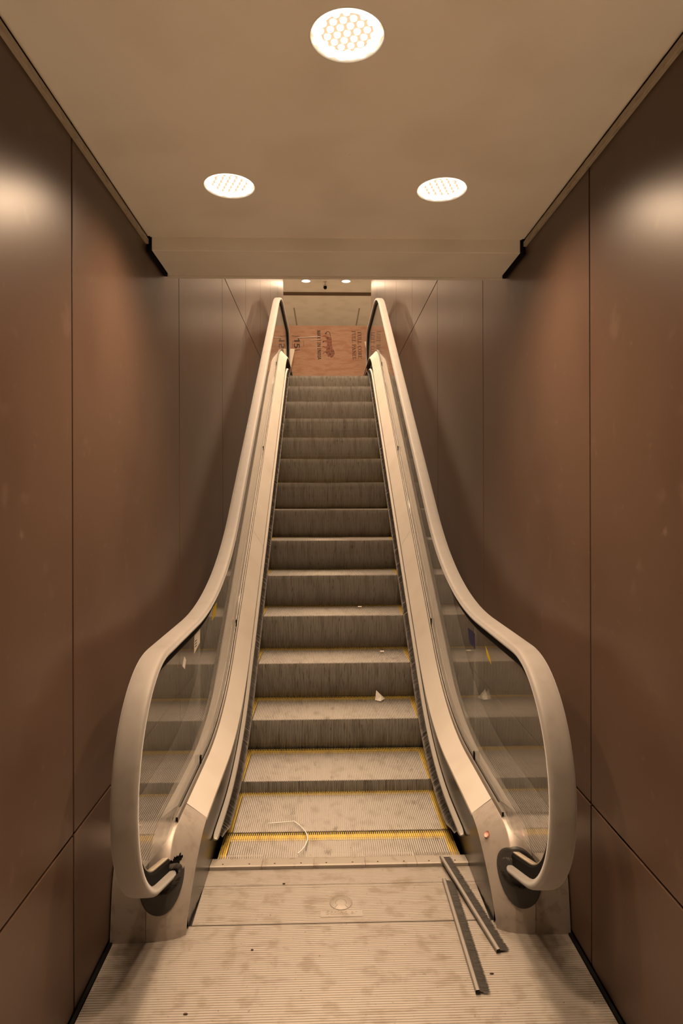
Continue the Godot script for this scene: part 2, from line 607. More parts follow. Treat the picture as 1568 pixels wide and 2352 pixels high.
func downlight(at: Vector3, label: String, group: String, energy: float, near: bool, turn := 0.0, beam := 77.0) -> void:
	var o := thing("downlight", label, "ceiling light", at if near else at + Vector3(0, -0.0092, 0), group)
	var st := nst(true)
	lathe(st, PackedVector2Array([Vector2(0.0850, 0.009), Vector2(0.0850, -0.0003), Vector2(0.0862, -0.0010), Vector2(0.0884, -0.0008), Vector2(0.0890, 0.0)]), Vector3.ZERO, 48, true)
	done("trim_ring", st, M.ceiling_paint, o)
	# scalloped glowing reflector
	st = nst(true)
	var lines := []
	var n := 144
	for i in n + 1:
		var a := TAU * i / n
		var wob := 0.0020 * sin(a * 17.0) + 0.0016 * sin(a * 11.0 + 1.0)
		var l := PackedVector3Array()
		for p in [Vector2(0.060, 0.0088), Vector2(0.068, 0.0055), Vector2(0.0795 + wob, 0.0015), Vector2(0.0800 + wob, 0.0080)]:
			l.append(Vector3(cos(a) * p.x, p.y, sin(a) * p.x))
		lines.append(l)
	loft(st, lines, false, true)
	done("reflector", st, M.reflector, o)
	st = nst()
	lathe(st, PackedVector2Array([Vector2(0.0, 0.0088), Vector2(0.0848, 0.0088), Vector2(0.0848, 0.016), Vector2(0.0, 0.016)]), Vector3.ZERO, 32, true)
	done("led_board", st, M.led_board, o)
	if near:
		var s := nst(true)
		lathe(s, PackedVector2Array([Vector2(0.0, 0.0025), Vector2(0.0045, 0.0030), Vector2(0.0076, 0.0050), Vector2(0.0081, 0.0089)]), Vector3.ZERO, 16, true)
		s.generate_normals()
		s.index()
		var lens := s.commit()
		for i in range(-3, 4):
			for j in range(-3, 4):
				var q := Vector2(i + 0.5 * j, j * 0.866) * 0.0235
				if q.length() < 0.063:
					q = q.rotated(turn)
					var e := put("led_lens", lens, M.led_white, o)
					e.position = Vector3(q.x, 0, q.y)
	else:
		st = nst(true)
		lathe(st, PackedVector2Array([Vector2(0.0, 0.003), Vector2(0.056, 0.004), Vector2(0.058, 0.0089)]), Vector3.ZERO, 32, true)
		done("lens", st, M.led_white, o)
	var l := SpotLight3D.new()
	l.name = "lamp_light"
	l.light_color = Color(1.0, 0.852, 0.70)
	l.light_energy = energy
	l.light_size = 0.075
	l.spot_range = 14.0
	l.spot_attenuation = 2.0
	l.spot_angle = beam
	l.spot_angle_attenuation = 1.0
	l.shadow_enabled = true
	l.position = Vector3(0, -0.012, 0)
	l.rotation = Vector3(-PI / 2, 0, 0)
	o.add_child(l, true)


func lamps() -> void:
	var s := lamp_spots()
	downlight(s[0], "round honeycomb downlight nearest the camera, alone on the shaft's middle line", "downlights in the low ceiling", 2.5, true, 0.25)
	downlight(s[1], "round honeycomb downlight in the low ceiling near the left wall", "downlights in the low ceiling", 2.5, true, 0.12)
	downlight(s[2], "round honeycomb downlight in the low ceiling near the right wall", "downlights in the low ceiling", 2.5, true, -0.1)
	for b in [Vector2(0, 0.05), Vector2(-0.37, -0.65), Vector2(0.37, -0.65), Vector2(0, -1.35)]:  # unseen lamps added for ceiling bounce, beams kept narrow to miss the newels
		downlight(P(b.x, CEIL, b.y), "added unseen downlight behind the viewer, bouncing light up to the low ceiling", "added bounce lamps behind the viewer", 5.5, false, 0.0, 40.0)
	downlight(P(-0.40, UCEIL, 12.0), "small far downlight left of the camera dome on the upper ceiling", "downlights of the upper hall", 7.0, false)
	downlight(P(0.365, UCEIL, 12.0), "small far downlight right of the camera dome on the upper ceiling", "downlights of the upper hall", 7.0, false)
	var far := [Vector2(-0.385, 10.6), Vector2(0.385, 10.6), Vector2(-0.385, 8.5), Vector2(0.385, 8.5), Vector2(0, 7.8), Vector2(-0.385, 7.1), Vector2(0.385, 7.1), Vector2(0, 6.4),
		Vector2(-0.385, 5.7), Vector2(0.385, 5.7), Vector2(0, 5.0), Vector2(-0.385, 4.3), Vector2(0.385, 4.3), Vector2(-1.35, 14.2), Vector2(1.35, 14.2)]
	for f in far:
		downlight(P(f.x, 5.589 if f.y > 12.7 else UCEIL, f.y), "downlight of the upper hall hidden from view above the dropped beam", "hidden downlights of the upper hall", 5.0 if f.y > 12.7 else 2.7 if f.y > 6.8 else 4.6, false, 0.0, 86.0 if f.y > 12.7 else 77.0)


# ==================================================================== the escalator
func steps() -> Array:   # nosing (d, y) from the upper landing down
	return [Vector2(7.93, 3.018), Vector2(7.513, 2.953), Vector2(7.125, 2.756), Vector2(6.795, 2.530), Vector2(6.467, 2.305), Vector2(6.139, 2.0755),
		Vector2(5.811, 1.846), Vector2(5.484, 1.6165), Vector2(5.156, 1.387), Vector2(4.828, 1.1575), Vector2(4.500, 0.928), Vector2(4.173, 0.6985), Vector2(3.845, 0.469),
		Vector2(3.515, 0.240), Vector2(3.142, 0.064), Vector2(2.775, 0.004), Vector2(2.377, -0.004)]


func cleats(st: SurfaceTool, i0: int, i1: int, path: Array, lift := 0.0) -> void:
	# ribs i0 .. i1 - 1 of 110 along the stations of path: [point (back, up), inward direction, depth]
	var pitch := 1.0 / 110.0
	var lines := []
	for s in path:
		var l := PackedVector3Array()
		for i in range(i0, i1):
			var x := -0.5 + pitch * i
			var deep: float = s[2]
			if s.size() > 3 and i % 2:
				deep *= s[3]
			for e in [[0.0, 1.0], [0.0024, 1.0], [0.0028, 0.0], [0.0065, 0.0], [0.0069, 1.0]]:
				var k: Vector2 = s[0] + s[1] * (e[1] * deep) + Vector2(0, lift)
				l.append(P(x + e[0], k.y, k.x))
		lines.append(l)
	loft(st, lines, false, true)


func make_step(e: Node3D) -> Node3D:
	var o := Node3D.new()
	o.name = "step"
	e.add_child(o, true)
	var down := Vector2(0, -1)
	var rear := [Vector2(0.398, 0), down, 0.010]
	var back := [Vector2(0.352, 0), down, 0.010]
	var nose := [Vector2(0.0, 0), Vector2(0.6, -0.6), 0.010]
	var st := nst()
	cleats(st, 4, 106, [back, nose])
	done("tread", st, M.tread_metal, o)
	st = nst()
	cleats(st, 0, 110, [rear, back], 0.0012)
	for x in [-0.5, 0.5]:
		pass
	done("rear_insert", st, M.yellow, o)
	for k in 2:
		st = nst()
		cleats(st, 0 if k == 0 else 106, 4 if k == 0 else 110, [back, nose], 0.0012)
		done("side_insert", st, M.yellow, o)
	st = nst()
	var rp := [nose]
	for k in range(1, 10):
		var a := deg_to_rad(35.0) * pow(k / 9.0, 0.9)
		rp.append([Vector2(0.4 - 0.4 * cos(a), -0.4 * sin(a)), Vector2(cos(a), sin(a) * 0.3), 0.006, 0.45])
	cleats(st, 0, 110, rp)
	done("riser", st, M.riser_metal, o)
	st = nst()                                     # the casting below
	box(st, P(-0.498, -0.06, 0.05), P(0.498, -0.0102, 0.398))
	done("step_body", st, M.joint_black, o)
	return o


func rail_path() -> PackedVector2Array:
	var p := PackedVector2Array()
	p.append(Vector2(2.31, 0.118))
	p.append(Vector2(2.24, 0.1425))
	p.append(Vector2(2.16, 0.1710))
	p.append(Vector2(2.07, 0.2035))
	for i in 37:
		var a := deg_to_rad(-108.0 - i * (162.0 / 36.0))
		p.append(Vector2(2.08 + 0.365 * cos(a), 0.60 + 0.378 * sin(a)))
	for d in ds(2.14, 8.98, 0.055):
		p.append(Vector2(d, rail_y(d)))
	for i in 37:
		var a := deg_to_rad(90.0 - i * (162.0 / 36.0))
		p.append(Vector2(9.05 + 0.363 * cos(a), UP + 0.572 + 0.363 * sin(a)))
	p.append(Vector2(9.06, UP + 0.2))
	p.append(Vector2(8.9, UP + 0.15))
	return p


func offset_path(p: PackedVector2Array, by: float, a: int, b: int) -> PackedVector2Array:
	var o := PackedVector2Array()
	for i in range(a, b):
		var t := (p[mini(i + 1, p.size() - 1)] - p[maxi(i - 1, 0)]).normalized()
		o.append(p[i] + Vector2(-t.y, t.x) * by)
	return o


func bristles(st: SurfaceTool, root: PackedVector3Array, tip: PackedVector3Array, per_m: float, wide: float, jit: float) -> void:
	# loose hairs between two polylines of the same count
	for i in root.size() - 1:
		var n := int((root[i + 1] - root[i]).length() * per_m)
		var along := (root[i + 1] - root[i]).normalized()
		for k in n:
			var f := rng.randf()
			var a := root[i].lerp(root[i + 1], f)
			var b := tip[i].lerp(tip[i + 1], f)
			var dir := b - a
			b = a + dir * rng.randf_range(0.90, 1.04) + along * rng.randf_range(-jit, jit) + Vector3.UP * rng.randf_range(-0.0015, 0.0015)
			var w := along * wide * rng.randf_range(0.6, 1.2)
			var up := Vector3.UP * 0.0012
			tri(st, a - w, b, a + w)
			tri(st, a - w + up, a + w - up, b + up)


func escalator() -> void:
	var e := thing("escalator", "dusty escalator with ribbed metal steps, glass balustrades and pale grey handrails", "escalator")
	# --- steps
	var list := steps()
	var first: Node3D = null
	for q in list:
		var s: Node3D
		if first == null:
			first = make_step(e)
			s = first
		else:
			s = first.duplicate()
			s.name = numbered("step", e)
			e.add_child(s, true)
		s.position = P(0, q.y, q.x)
	# --- landing plates of the lower end
	var st := nst()
	for k in 5:
		st = nst()
		var x0 := -0.515 + 0.206 * k
		var poly := PackedVector2Array([Vector2(2.497, -0.02), Vector2(2.497, 0.0125), Vector2(2.505, 0.0138), Vector2(2.560, 0.0065), Vector2(2.574, 0.0020), Vector2(2.574, -0.02)])
		plate(st, poly, func(p: Vector2, t: float): return P(t, p.y, p.x), x0 + 0.0006, x0 + 0.2054)
		for i in 22:
			var tx := x0 + 0.006 + i * 0.00909
			if absf(tx) < 0.497:
				box(st, P(tx - 0.0013, -0.008, 2.573), P(tx + 0.0013, 0.0012, 2.600))
		var c := done("comb_segment", st, M.comb_metal, e)
		for sx in [0.05, 0.155]:
			var sc := nst()
			lathe(sc, PackedVector2Array([Vector2(0.0, 0.0), Vector2(0.0028, 0.0), Vector2(0.0034, -0.0008), Vector2(0.0034, -0.003)]), P(x0 + sx, 0.0138, 2.516), 10, true)
			done("screw", sc, M.debris, c)
	ribbed(e, "comb_plate", 0.516, 2.1765, 2.4965, 0.0, 2.383)
	ribbed(e, "floor_plate", 0.7585, 1.25, 2.1725, -0.0005, -9.0)
	st = nst()
	box(st, P(-0.756, -0.03, 1.25), P(0.756, -0.008, 2.50))
	done("plate_bed", st, M.joint_black, e)
	emblem(e)
	# --- both balustrades
	var rp := rail_path()
	for side in [-1.0, 1.0]:
		balustrade(e, side, rp)


func ribbed(e: Node3D, called: String, hx: float, d0: float, d1: float, y: float, groove: float) -> void:
	var prof := PackedVector2Array()
	var pitch := 0.00907
	var n := int((d1 - d0) / pitch)
	for i in n:
		var d := d0 + (d1 - d0) * i / n
		var g := 0.0 if absf(d - groove) > 0.006 else -0.0022
		for q in [[0.0, 0.0], [0.0040, 0.0], [0.0048, 0.0010], [0.0076, 0.0010], [0.0084, 0.0]]:
			prof.append(Vector2(d + q[0], y + q[1] + g))
	prof.append(Vector2(d1, y))
	var st := nst()
	var lines := []
	for x in [-hx, hx]:
		var l := PackedVector3Array()
		l.append(P(x, y - 0.012, d0))
		for p in prof:
			l.append(P(x, p.y, p.x))
		l.append(P(x, y - 0.012, d1))
		lines.append(l)
	loft(st, lines, false, false)
	for k in 2:
		var x: float = -hx if k == 0 else hx
		quad_o(st, P(x, y - 0.012, d0), P(x, y - 0.012, d1), P(x, y, d1), P(x, y, d0), P(0, y, (d0 + d1) / 2))
	done(called, st, M.plate_metal, e)


func emblem(e: Node3D) -> void:
	# round badge and maker's lettering cast into the comb plate
	var o := P(-0.0005, 0.0013, 2.282)
	var st := nst(true)
	lathe(st, PackedVector2Array([Vector2(0.0, 0.0012), Vector2(0.039, 0.0012), Vector2(0.041, 0.0002), Vector2(0.041, -0.002)]), o, 48, true)
	var b := done("badge", st, M.plate_metal, e)
	st = nst()
	var ring := PackedVector3Array()
	for i in 25:
		var a := deg_to_rad(-20.0 + 220.0 * i / 24)
		ring.append(o + Vector3(cos(a) * 0.0195, 0.0012, -sin(a) * 0.0215 + 0.002))
	tube(st, ring, 0.0011, 6, 0.6)
	for s in [-1.0, 1.0]:
		tube(st, PackedVector3Array([o + Vector3(s * 0.0145, 0.0012, 0.013), o + Vector3(s * 0.0225, 0.0012, 0.030)]), 0.0011, 6, 0.6)
	done("badge_mark", st, M.deck_edge, b)
	st = nst()
	box(st, P(-0.075, -0.001, 2.205), P(0.075, 0.0016, 2.238), 0.0006)
	var pad := done("name_pad", st, M.plate_metal, e)
	var t := letters("Schindler", 0.0265, 0.0016, "Droid Sans")
	var l := put("lettering", t, M.plate_metal, pad)
	l.position = P(0, 0.0016, 2.211)
	l.rotation = Vector3(-PI / 2, 0, 0)


func letters(s: String, height: float, depth: float, font: String, weight := 400) -> TextMesh:
	var t := TextMesh.new()
	var f := SystemFont.new()
	f.font_names = PackedStringArray([font])
	f.font_weight = weight
	t.font = f
	t.text = s
	t.font_size = 64
	t.pixel_size = height / 64.0
	t.depth = depth
	t.curve_step = 1.0
	t.vertical_alignment = VERTICAL_ALIGNMENT_BOTTOM
	return t


func balustrade(e: Node3D, side: float, rp: PackedVector2Array) -> void:
	var L := side < 0
	# handrail
	var hw := 0.0435
	var prof := PackedVector2Array()
	for q in [[-0.0157, -0.0285], [-0.0270, -0.029], [-0.0339, -0.0265], [-0.0374, -0.020], [-0.0378, -0.013], [-0.0361, -0.0065], [-0.0326, -0.0025], [-0.0270, -0.0006], [-0.0157, 0.0002], [0.0000, 0.0004],
			[0.0157, 0.0002], [0.0270, -0.0006], [0.0326, -0.0025], [0.0361, -0.0065], [0.0378, -0.013], [0.0374, -0.020], [0.0339, -0.0265], [0.0270, -0.029], [0.0157, -0.0285], [0.0157, -0.0235], [0.0270, -0.022], [0.0287, -0.014], [0.0261, -0.009], [-0.0261, -0.009], [-0.0287, -0.014], [-0.0270, -0.022], [-0.0157, -0.0235]]:
		prof.append(Vector2(q[0], q[1]))
	var st := nst(true)
	sweep(st, rp, prof, side * (GX + 0.004), true, 1.0)
	done("handrail", st, M.rail_rubber, e)
	# black guide below it
	var ga := 2
	var gb := rp.size() - 4
	st = nst()
	sweep(st, offset_path(rp, -0.040, ga, gb), PackedVector2Array([Vector2(-0.0105, -0.026), Vector2(-0.0165, -0.019), Vector2(-0.0165, 0.029), Vector2(0.0165, 0.029), Vector2(0.0165, -0.019), Vector2(0.0105, -0.026)]), side * GX)
	var gd := done("handrail_guide", st, M.guide_black, e)
	st = nst()
	sweep(st, offset_path(rp, -0.0665, 2, 40), PackedVector2Array([Vector2(-0.010, -0.003), Vector2(-0.010, 0.003), Vector2(0.010, 0.003), Vector2(0.010, -0.003)]), side * GX)
	var gs := done("guide_strip", st, M.trim_paint, gd)
	gs.set_meta("label", "pale strip inside the guide of the newel")
	# glass, cut at the joints: [depth at the deck, depth at the rail]
	var cuts := [[2.10, -1.0], [2.735, 2.735], [3.84, 3.60], [5.56, 5.39], [7.11, 6.98], [9.0, -1.0]]
	var top := offset_path(rp, -0.058, 0, rp.size())
	for k in 5:
		var poly := PackedVector2Array()
		var b0: float = cuts[k][0] + (0.0015 if k else 0.06)
		var b1: float = cuts[k + 1][0] - (0.0015 if k < 4 else 0.0)
		for d in ds(b0, b1, 0.1):
			poly.append(Vector2(d, deck_out(d) - 0.02))
		var t0: float = cuts[k][1] + 0.0015
		var t1: float = cuts[k + 1][1] - 0.0015
		var upper := PackedVector2Array()
		for i in range(6, top.size() - 6):
			var p := top[i]
			var in_lower_newel := i < 46
			var in_upper_newel := i > top.size() - 40
			if k == 0:
				if in_lower_newel and p.y > 0.36 or not in_lower_newel and not in_upper_newel and p.x < t1:
					upper.append(p)
			elif k == 4:
				if in_upper_newel and p.y > UP + 0.3 or not in_upper_newel and not in_lower_newel and p.x > t0:
					upper.append(p)
			elif not in_lower_newel and not in_upper_newel and p.x > t0 and p.x < t1:
				upper.append(p)
		if k < 4:
			upper.append(Vector2(t1, rail_y(t1) - 0.058 * 1.2))
		if k > 0:
			upper.insert(0, Vector2(t0, rail_y(t0) - 0.058 * 1.2))
		upper.reverse()
		poly.append_array(upper)
		st = nst()
		plate(st, poly, func(p: Vector2, t: float): return P(t, p.y, p.x), side * GX - 0.005, side * GX + 0.005)
		var g := done("glass_panel", st, M.glass, e)
		if k == 0:
			g.set_meta("label", "curved end pane of the balustrade")
		stickers(g, side, k)
	for k in range(1, 5):
		var d: float = cuts[k][0]
		st = nst()
		box(st, P(side * GX - 0.0085, deck_out(d) - 0.015, d - 0.008), P(side * GX + 0.0085, deck_out(d) + 0.036, d + 0.008), 0.002)
		done("glass_clip", st, M.guide_black, e)
	# inner deck: pale sloping cover from the glass down to the skirt, in three lengths
	var seams := [2.41, 4.64, 7.05, 9.3]
	for k in 3:
		var dl := ds(seams[k] + 0.0008, seams[k + 1] - 0.0008, 0.06)
		st = nst(true)
		var a := line_of(side * 0.5075, deck_in, dl, -0.012)
		var b := line_of(side * 0.5075, deck_in, dl, -0.002)
		var b2 := line_of(side * 0.5090, deck_in, dl, 0.0005)
		var c := line_of(side * 0.583, deck_out, dl, -0.0165)
		var c2 := line_of(side * 0.5845, deck_out, dl, -0.0175)
		loft(st, [a, b, b2, c, c2], false, L, true)
		done("inner_deck", st, M.deck_metal, e)
	var all := ds(2.27, 9.3, 0.06)
	st = nst(true)
	loft(st, [line_of(side * 0.5843, deck_out, all, -0.017), line_of(side * 0.5850, deck_out, all, 0.0), line_of(side * 0.5865, deck_out, all, 0.0015), line_of(side * 0.5925, deck_out, all, 0.0015), line_of(side * 0.594, deck_out, all, -0.02)], false, L, true)
	done("glass_bead", st, M.deck_edge, e)
	# outer deck towards the wall
	st = nst(true)
	loft(st, [line_of(side * 0.607, deck_out, all, -0.03), line_of(side * 0.607, deck_out, all, 0.0), line_of(side * 0.768, deck_out, all, 0.0), line_of(side * 0.768, deck_out, all, -0.1)], false, L, true)
	done("outer_deck", st, M.outer_metal, e)
	# skirt: dark polished panel beside the steps
	var sk := ds(2.16, 9.3, 0.06)
	st = nst(true)
	var lo := PackedVector3Array()
	var hi := PackedVector3Array()
	for d in sk:
		lo.append(P(side * 0.5195, minf(nose_y(d) - 0.3, -0.05) if d < 3.0 else nose_y(d) - 0.35, d))
		hi.append(P(side * (0.5125 + 0.014 * clampf((2.42 - d) / 0.2, 0.0, 1.0)), minf(deck_in(d) - 0.010, newel_in(d)), d))
	loft(st, [lo, hi], false, L)
	done("skirt_panel", st, M.skirt_steel, e)
	# skirt brush: metal holder with a fringe of dark hairs
	var bl := ds(2.60, 8.3, 0.05)
	for d in [2.585, 2.570, 2.558, 2.551]:
		bl.insert(0, d)
	st = nst()
	var holder := []
	for q in [[0.5110, -0.013], [0.5110, 0.010], [0.5045, 0.0115], [0.4925, 0.0035], [0.4905, -0.001], [0.4905, -0.010], [0.495, -0.013]]:
		var l := PackedVector3Array()
		for i in bl.size():
			var taper: float = [0.25, 0.6, 0.82, 0.95, 1.0][mini(i, 4)]
			l.append(P(side * (0.501 + (q[0] - 0.501) * (0.4 + 0.6 * taper)), brush_y(bl[i]) + q[1] * taper, bl[i]))
		holder.append(l)
	loft(st, holder, true, L)
	var cap := PackedVector3Array()
	for l in holder:
		cap.append(l[0])
	fan(st, cap, P(0, 0, -1))
	var br := done("skirt_brush", st, M.brush_rail, e)
	var bl2 := ds(2.60, 8.3, 0.05)
	var root := PackedVector3Array()
	var tip := PackedVector3Array()
	for d in bl2:
		var near := clampf((d - 2.585) / 0.12, 0.3, 1.0)
		var ny := maxf(nose_y(d) + 0.010, brush_y(d) - 0.030)
		root.append(P(side * 0.4910, brush_y(d) - 0.004, d))
		tip.append(P(side * lerpf(0.486, 0.4605, near), lerpf(brush_y(d) - 0.01, ny, near), d))
	st = nst()
	bristles(st, root, tip, 900.0, 0.0012, 0.004)
	var r2 := PackedVector3Array()
	var t2 := PackedVector3Array()
	for i in root.size():
		r2.append(root[i] + Vector3(0, -0.004, 0))
		t2.append(root[i].lerp(tip[i], 0.93) + Vector3(0, -0.003, 0))
	loft(st, [r2, t2], false, L)
	var hairs := done("bristles", st, M.bristle, br)
	hairs.set_meta("kind", "stuff")
	newel(e, side, L)


func newel_in(d: float) -> float:      # height of the newel cover's inner edge
	var pts := [[2.06, 0.0], [2.13, 0.0], [2.142, 0.05], [2.18, 0.115], [2.25, 0.185], [2.33, 0.236], [2.42, 0.254], [20.0, 9.0]]
	for i in pts.size() - 1:
		if d <= pts[i + 1][0]:
			return lerpf(pts[i][1], pts[i + 1][1], inverse_lerp(pts[i][0], pts[i + 1][0], d))
	return 9.0


func newel(e: Node3D, side: float, L: bool) -> void:
	# steel cover of the newel end: profiles (d, y) at growing distance from the steps, joined to one skin
	var prof := [
		[0.5075, [[2.412, 0.2535], [2.33, 0.236], [2.25, 0.185], [2.18, 0.115], [2.142, 0.050], [2.130, -0.002]]],
		[0.530, [[2.412, 0.269], [2.32, 0.257], [2.235, 0.215], [2.165, 0.138], [2.128, 0.058], [2.118, -0.002]]],
		[0.5845, [[2.412, 0.307], [2.26, 0.305], [2.19, 0.280], [2.135, 0.205], [2.108, 0.090], [2.103, -0.002]]],
		[0.650, [[2.30, 0.318], [2.215, 0.310], [2.165, 0.285], [2.118, 0.205], [2.100, 0.090], [2.097, -0.002]]],
		[0.768, [[2.30, 0.318], [2.205, 0.300], [2.158, 0.262], [2.120, 0.180], [2.103, 0.080], [2.093, -0.002]]],
	]
	var NU := 120
	var NV := 120
	var grid := []
	for i in NU + 1:
		var row := PackedVector3Array()
		var x := lerpf(0.5075, 0.768, i / float(NU))
		var k := 0
		while k < prof.size() - 2 and x > prof[k + 1][0]:
			k += 1
		var f: float = inverse_lerp(prof[k][0], prof[k + 1][0], x)
		for j in NV + 1:
			var v := 5.0 * j / NV
			var c := []
			for w in 2:
				var pp: Array = prof[k + w][1]
				var s := mini(int(v), 4)
				var t := v - s
				var p0: Array = pp[maxi(s - 1, 0)]
				var p1: Array = pp[s]
				var p2: Array = pp[s + 1]
				var p3: Array = pp[mini(s + 2, 5)]
				var a := Vector2(p1[0], p1[1]).cubic_interpolate(Vector2(p2[0], p2[1]), Vector2(p0[0], p0[1]), Vector2(p3[0], p3[1]), t)
				c.append(a)
			var q: Vector2 = c[0].lerp(c[1], f)
			row.append(P(side * (x + 0.019 * clampf(1.0 - q.y / 0.25, 0.0, 1.0) * clampf(1.0 - (x - 0.5075) / 0.06, 0.0, 1.0)), q.y, q.x))
		grid.append(row)
	for part in 2:
		var st := nst(true)
		var i0 := 0 if part == 0 else 66
		var i1 := 66 if part == 0 else NU
		for i in range(i0, i1):
			for j in NV:
				var m: Vector3 = (grid[i][j] + grid[i + 1][j + 1]) * 0.5
				if in_hole(absf(m.x), m.y, L):
					continue
				var a: Vector3 = grid[i][j]
				var b: Vector3 = grid[i + 1][j]
				if part == 1 and i == 66:
					a.x += side * 0.0012
				var c: Vector3 = grid[i + 1][j + 1]
				var d: Vector3 = grid[i][j + 1]
				if part == 1 and i == 66:
					d.x += side * 0.0012
				if L:
					quad(st, a, b, c, d)
				else:
					quad(st, a, d, c, b)
		done("newel_cover", st, M.newel_steel, e)
	var skin := func(x: float, y: float) -> float:      # depth of the cover at a place on its front
		var row: PackedVector3Array = grid[clampi(roundi(inverse_lerp(0.5075, 0.768, x) * NU), 0, NU)]
		for k in range(NV, 0, -1):
			if row[k - 1].y >= y:
				return -lerpf(row[k].z, row[k - 1].z, clampf(inverse_lerp(row[k].y, row[k - 1].y, y), 0.0, 1.0))
		return -row[0].z
	var st := nst()
	if L:      # dark hollow behind the torn gap
		var sheet := []
		for a in 9:
			var l := PackedVector3Array()
			for b in 9:
				var hx := lerpf(0.546, 0.638, a / 8.0)
				var hy := lerpf(0.170, 0.248, b / 8.0)
				l.append(P(side * hx, hy, skin.call(hx, hy) + 0.014))
			sheet.append(l)
		loft(st, sheet)
		done("inlet_hollow", st, M.guide_black, e)
	# black oval inlet cap round the returning handrail
	st = nst(true)
	var lines := []
	for i in 49:
		var a := lerpf(deg_to_rad(165.0), deg_to_rad(398.0 if L else 525.0), i / 48.0)
		var l := PackedVector3Array()
		for q in [[1.00, 0.004], [1.00, -0.0055], [0.97, -0.0072], [0.93, -0.0066], [0.88, -0.005], [0.75, -0.005], [0.6, -0.005], [0.45, -0.005], [0.3, -0.005], [0.15, -0.005], [0.0, -0.005]]:
			var x: float = 0.608 + 0.066 * q[0] * cos(a)
			var y: float = 0.176 + 0.091 * q[0] * sin(a) * (1.0 if sin(a) < 0.0 else 0.93)
			l.append(P(side * x, y, skin.call(x, y) + q[1]))
		lines.append(l)
	loft(st, lines, false, L)
	var cap := done("inlet_cap", st, M.black_plastic, e)
	# brush collar round the handrail
	st = nst()
	for i in 420:
		var a := rng.randf() * TAU
		var ca := cos(a)
		var sa := sin(a)
		var c := Vector2(0.604, 0.189)
		var o := c + Vector2(ca * 0.058, sa * 0.044)
		var t := c + Vector2(ca * 0.044, sa * 0.029) + Vector2(rng.randf_range(-0.003, 0.003), rng.randf_range(-0.003, 0.003))
		var w := Vector2(-sa, ca) * 0.0014
		tri(st, P(side * (o.x - w.x), o.y - w.y, skin.call(o.x, o.y) - 0.006), P(side * (o.x + w.x), o.y + w.y, skin.call(o.x, o.y) - 0.006), P(side * t.x, t.y, skin.call(o.x, o.y) - 0.020))
	var col := done("brush_collar", st, M.collar, cap)
	col.set_meta("kind", "stuff")
	if not L:
		st = nst(true)
		var bx := 0.533
		var by := 0.2440
		var c := P(bx, by, skin.call(bx, by))
		var nn := (P(bx + 0.012, by, skin.call(bx + 0.012, by)) - c).cross(P(bx, by + 0.012, skin.call(bx, by + 0.012)) - c).normalized()
		var u := nn.cross(Vector3.UP).normalized()
		var v := nn.cross(u)
		var ring := PackedVector3Array()
		var ring2 := PackedVector3Array()
		for i in 24:
			var a := TAU * i / 24
			ring.append(c + nn * 0.005 + (u * cos(a) + v * sin(a)) * 0.0115)
			ring2.append(c - nn * 0.004 + (u * cos(a) + v * sin(a)) * 0.0125)
		fan(st, ring, nn)
		ring.append(ring[0])
		ring2.append(ring2[0])
		loft(st, [ring2, ring], false, false)
		var b := done("cap_button", st, M.sticker_pink, e)
		b.set_meta("label", "small round pink plug on the right newel cover")


func in_hole(x: float, y: float, L: bool) -> bool:
	if L:      # torn gap above the left inlet
		var w := 0.0025 * sin(x * 420.0) + 0.0015 * sin(x * 911.0)
		return x > 0.555 + 0.003 * sin(y * 300.0) and x < 0.628 and y > 0.185 and y < 0.238 + w
	return false


func stickers(g: MeshInstance3D, side: float, k: int) -> void:
	var x := side * (GX - 0.0056)
	var spot := func(called: String, label: String, m: Material, poly: Array, lines := 0) -> void:
		var pp := PackedVector2Array()
		for q in poly:
			pp.append(Vector2(q[0], q[1]))
		var st := nst()
		plate(st, pp, func(p: Vector2, t: float): return P(t, p.y, p.x), x - side * 0.0006, x)
		if lines:
			pass
		var o := done(called, st, m, g)
		o.set_meta("label", label)
		if lines:
			for i in lines:
				var b := nst()
				var y: float = pp[0].y + 0.022 + 0.011 * i
				box(b, P(x - side * 0.0010, y, pp[0].x + 0.012), P(x - side * 0.0005, y + 0.004, pp[0].x + 0.05))
				done("printed_line", b, M.debris, o)
	if side < 0 and k == 0:
		spot.call("sticker", "small white paper label with three printed lines", M.paper, [[2.605, 0.832], [2.722, 0.852], [2.732, 0.925], [2.69, 0.917], [2.61, 0.905]], 3)
		spot.call("sticker", "torn white label scrap", M.paper, [[2.395, 0.835], [2.425, 0.865], [2.452, 0.845], [2.43, 0.815]])
	if side < 0 and k == 1:
		spot.call("sticker", "scrap of yellow tape", M.sticker_yellow, [[3.02, 0.89], [3.12, 0.90], [3.15, 0.955], [3.05, 0.945]])
	if side > 0 and k == 0:
		spot.call("sticker", "edge of a dark blue label at the glass joint", M.sticker_blue, [[2.708, 0.815], [2.732, 0.815], [2.732, 0.880], [2.712, 0.880]])
		spot.call("sticker", "torn yellow label scrap", M.sticker_yellow, [[2.445, 0.818], [2.47, 0.842], [2.53, 0.870], [2.51, 0.835]])
	if side > 0 and k == 1:
		spot.call("sticker", "dark blue label at the glass joint", M.sticker_blue, [[2.739, 0.82], [2.80, 0.816], [2.825, 0.835], [2.845, 0.880], [2.739, 0.883]])


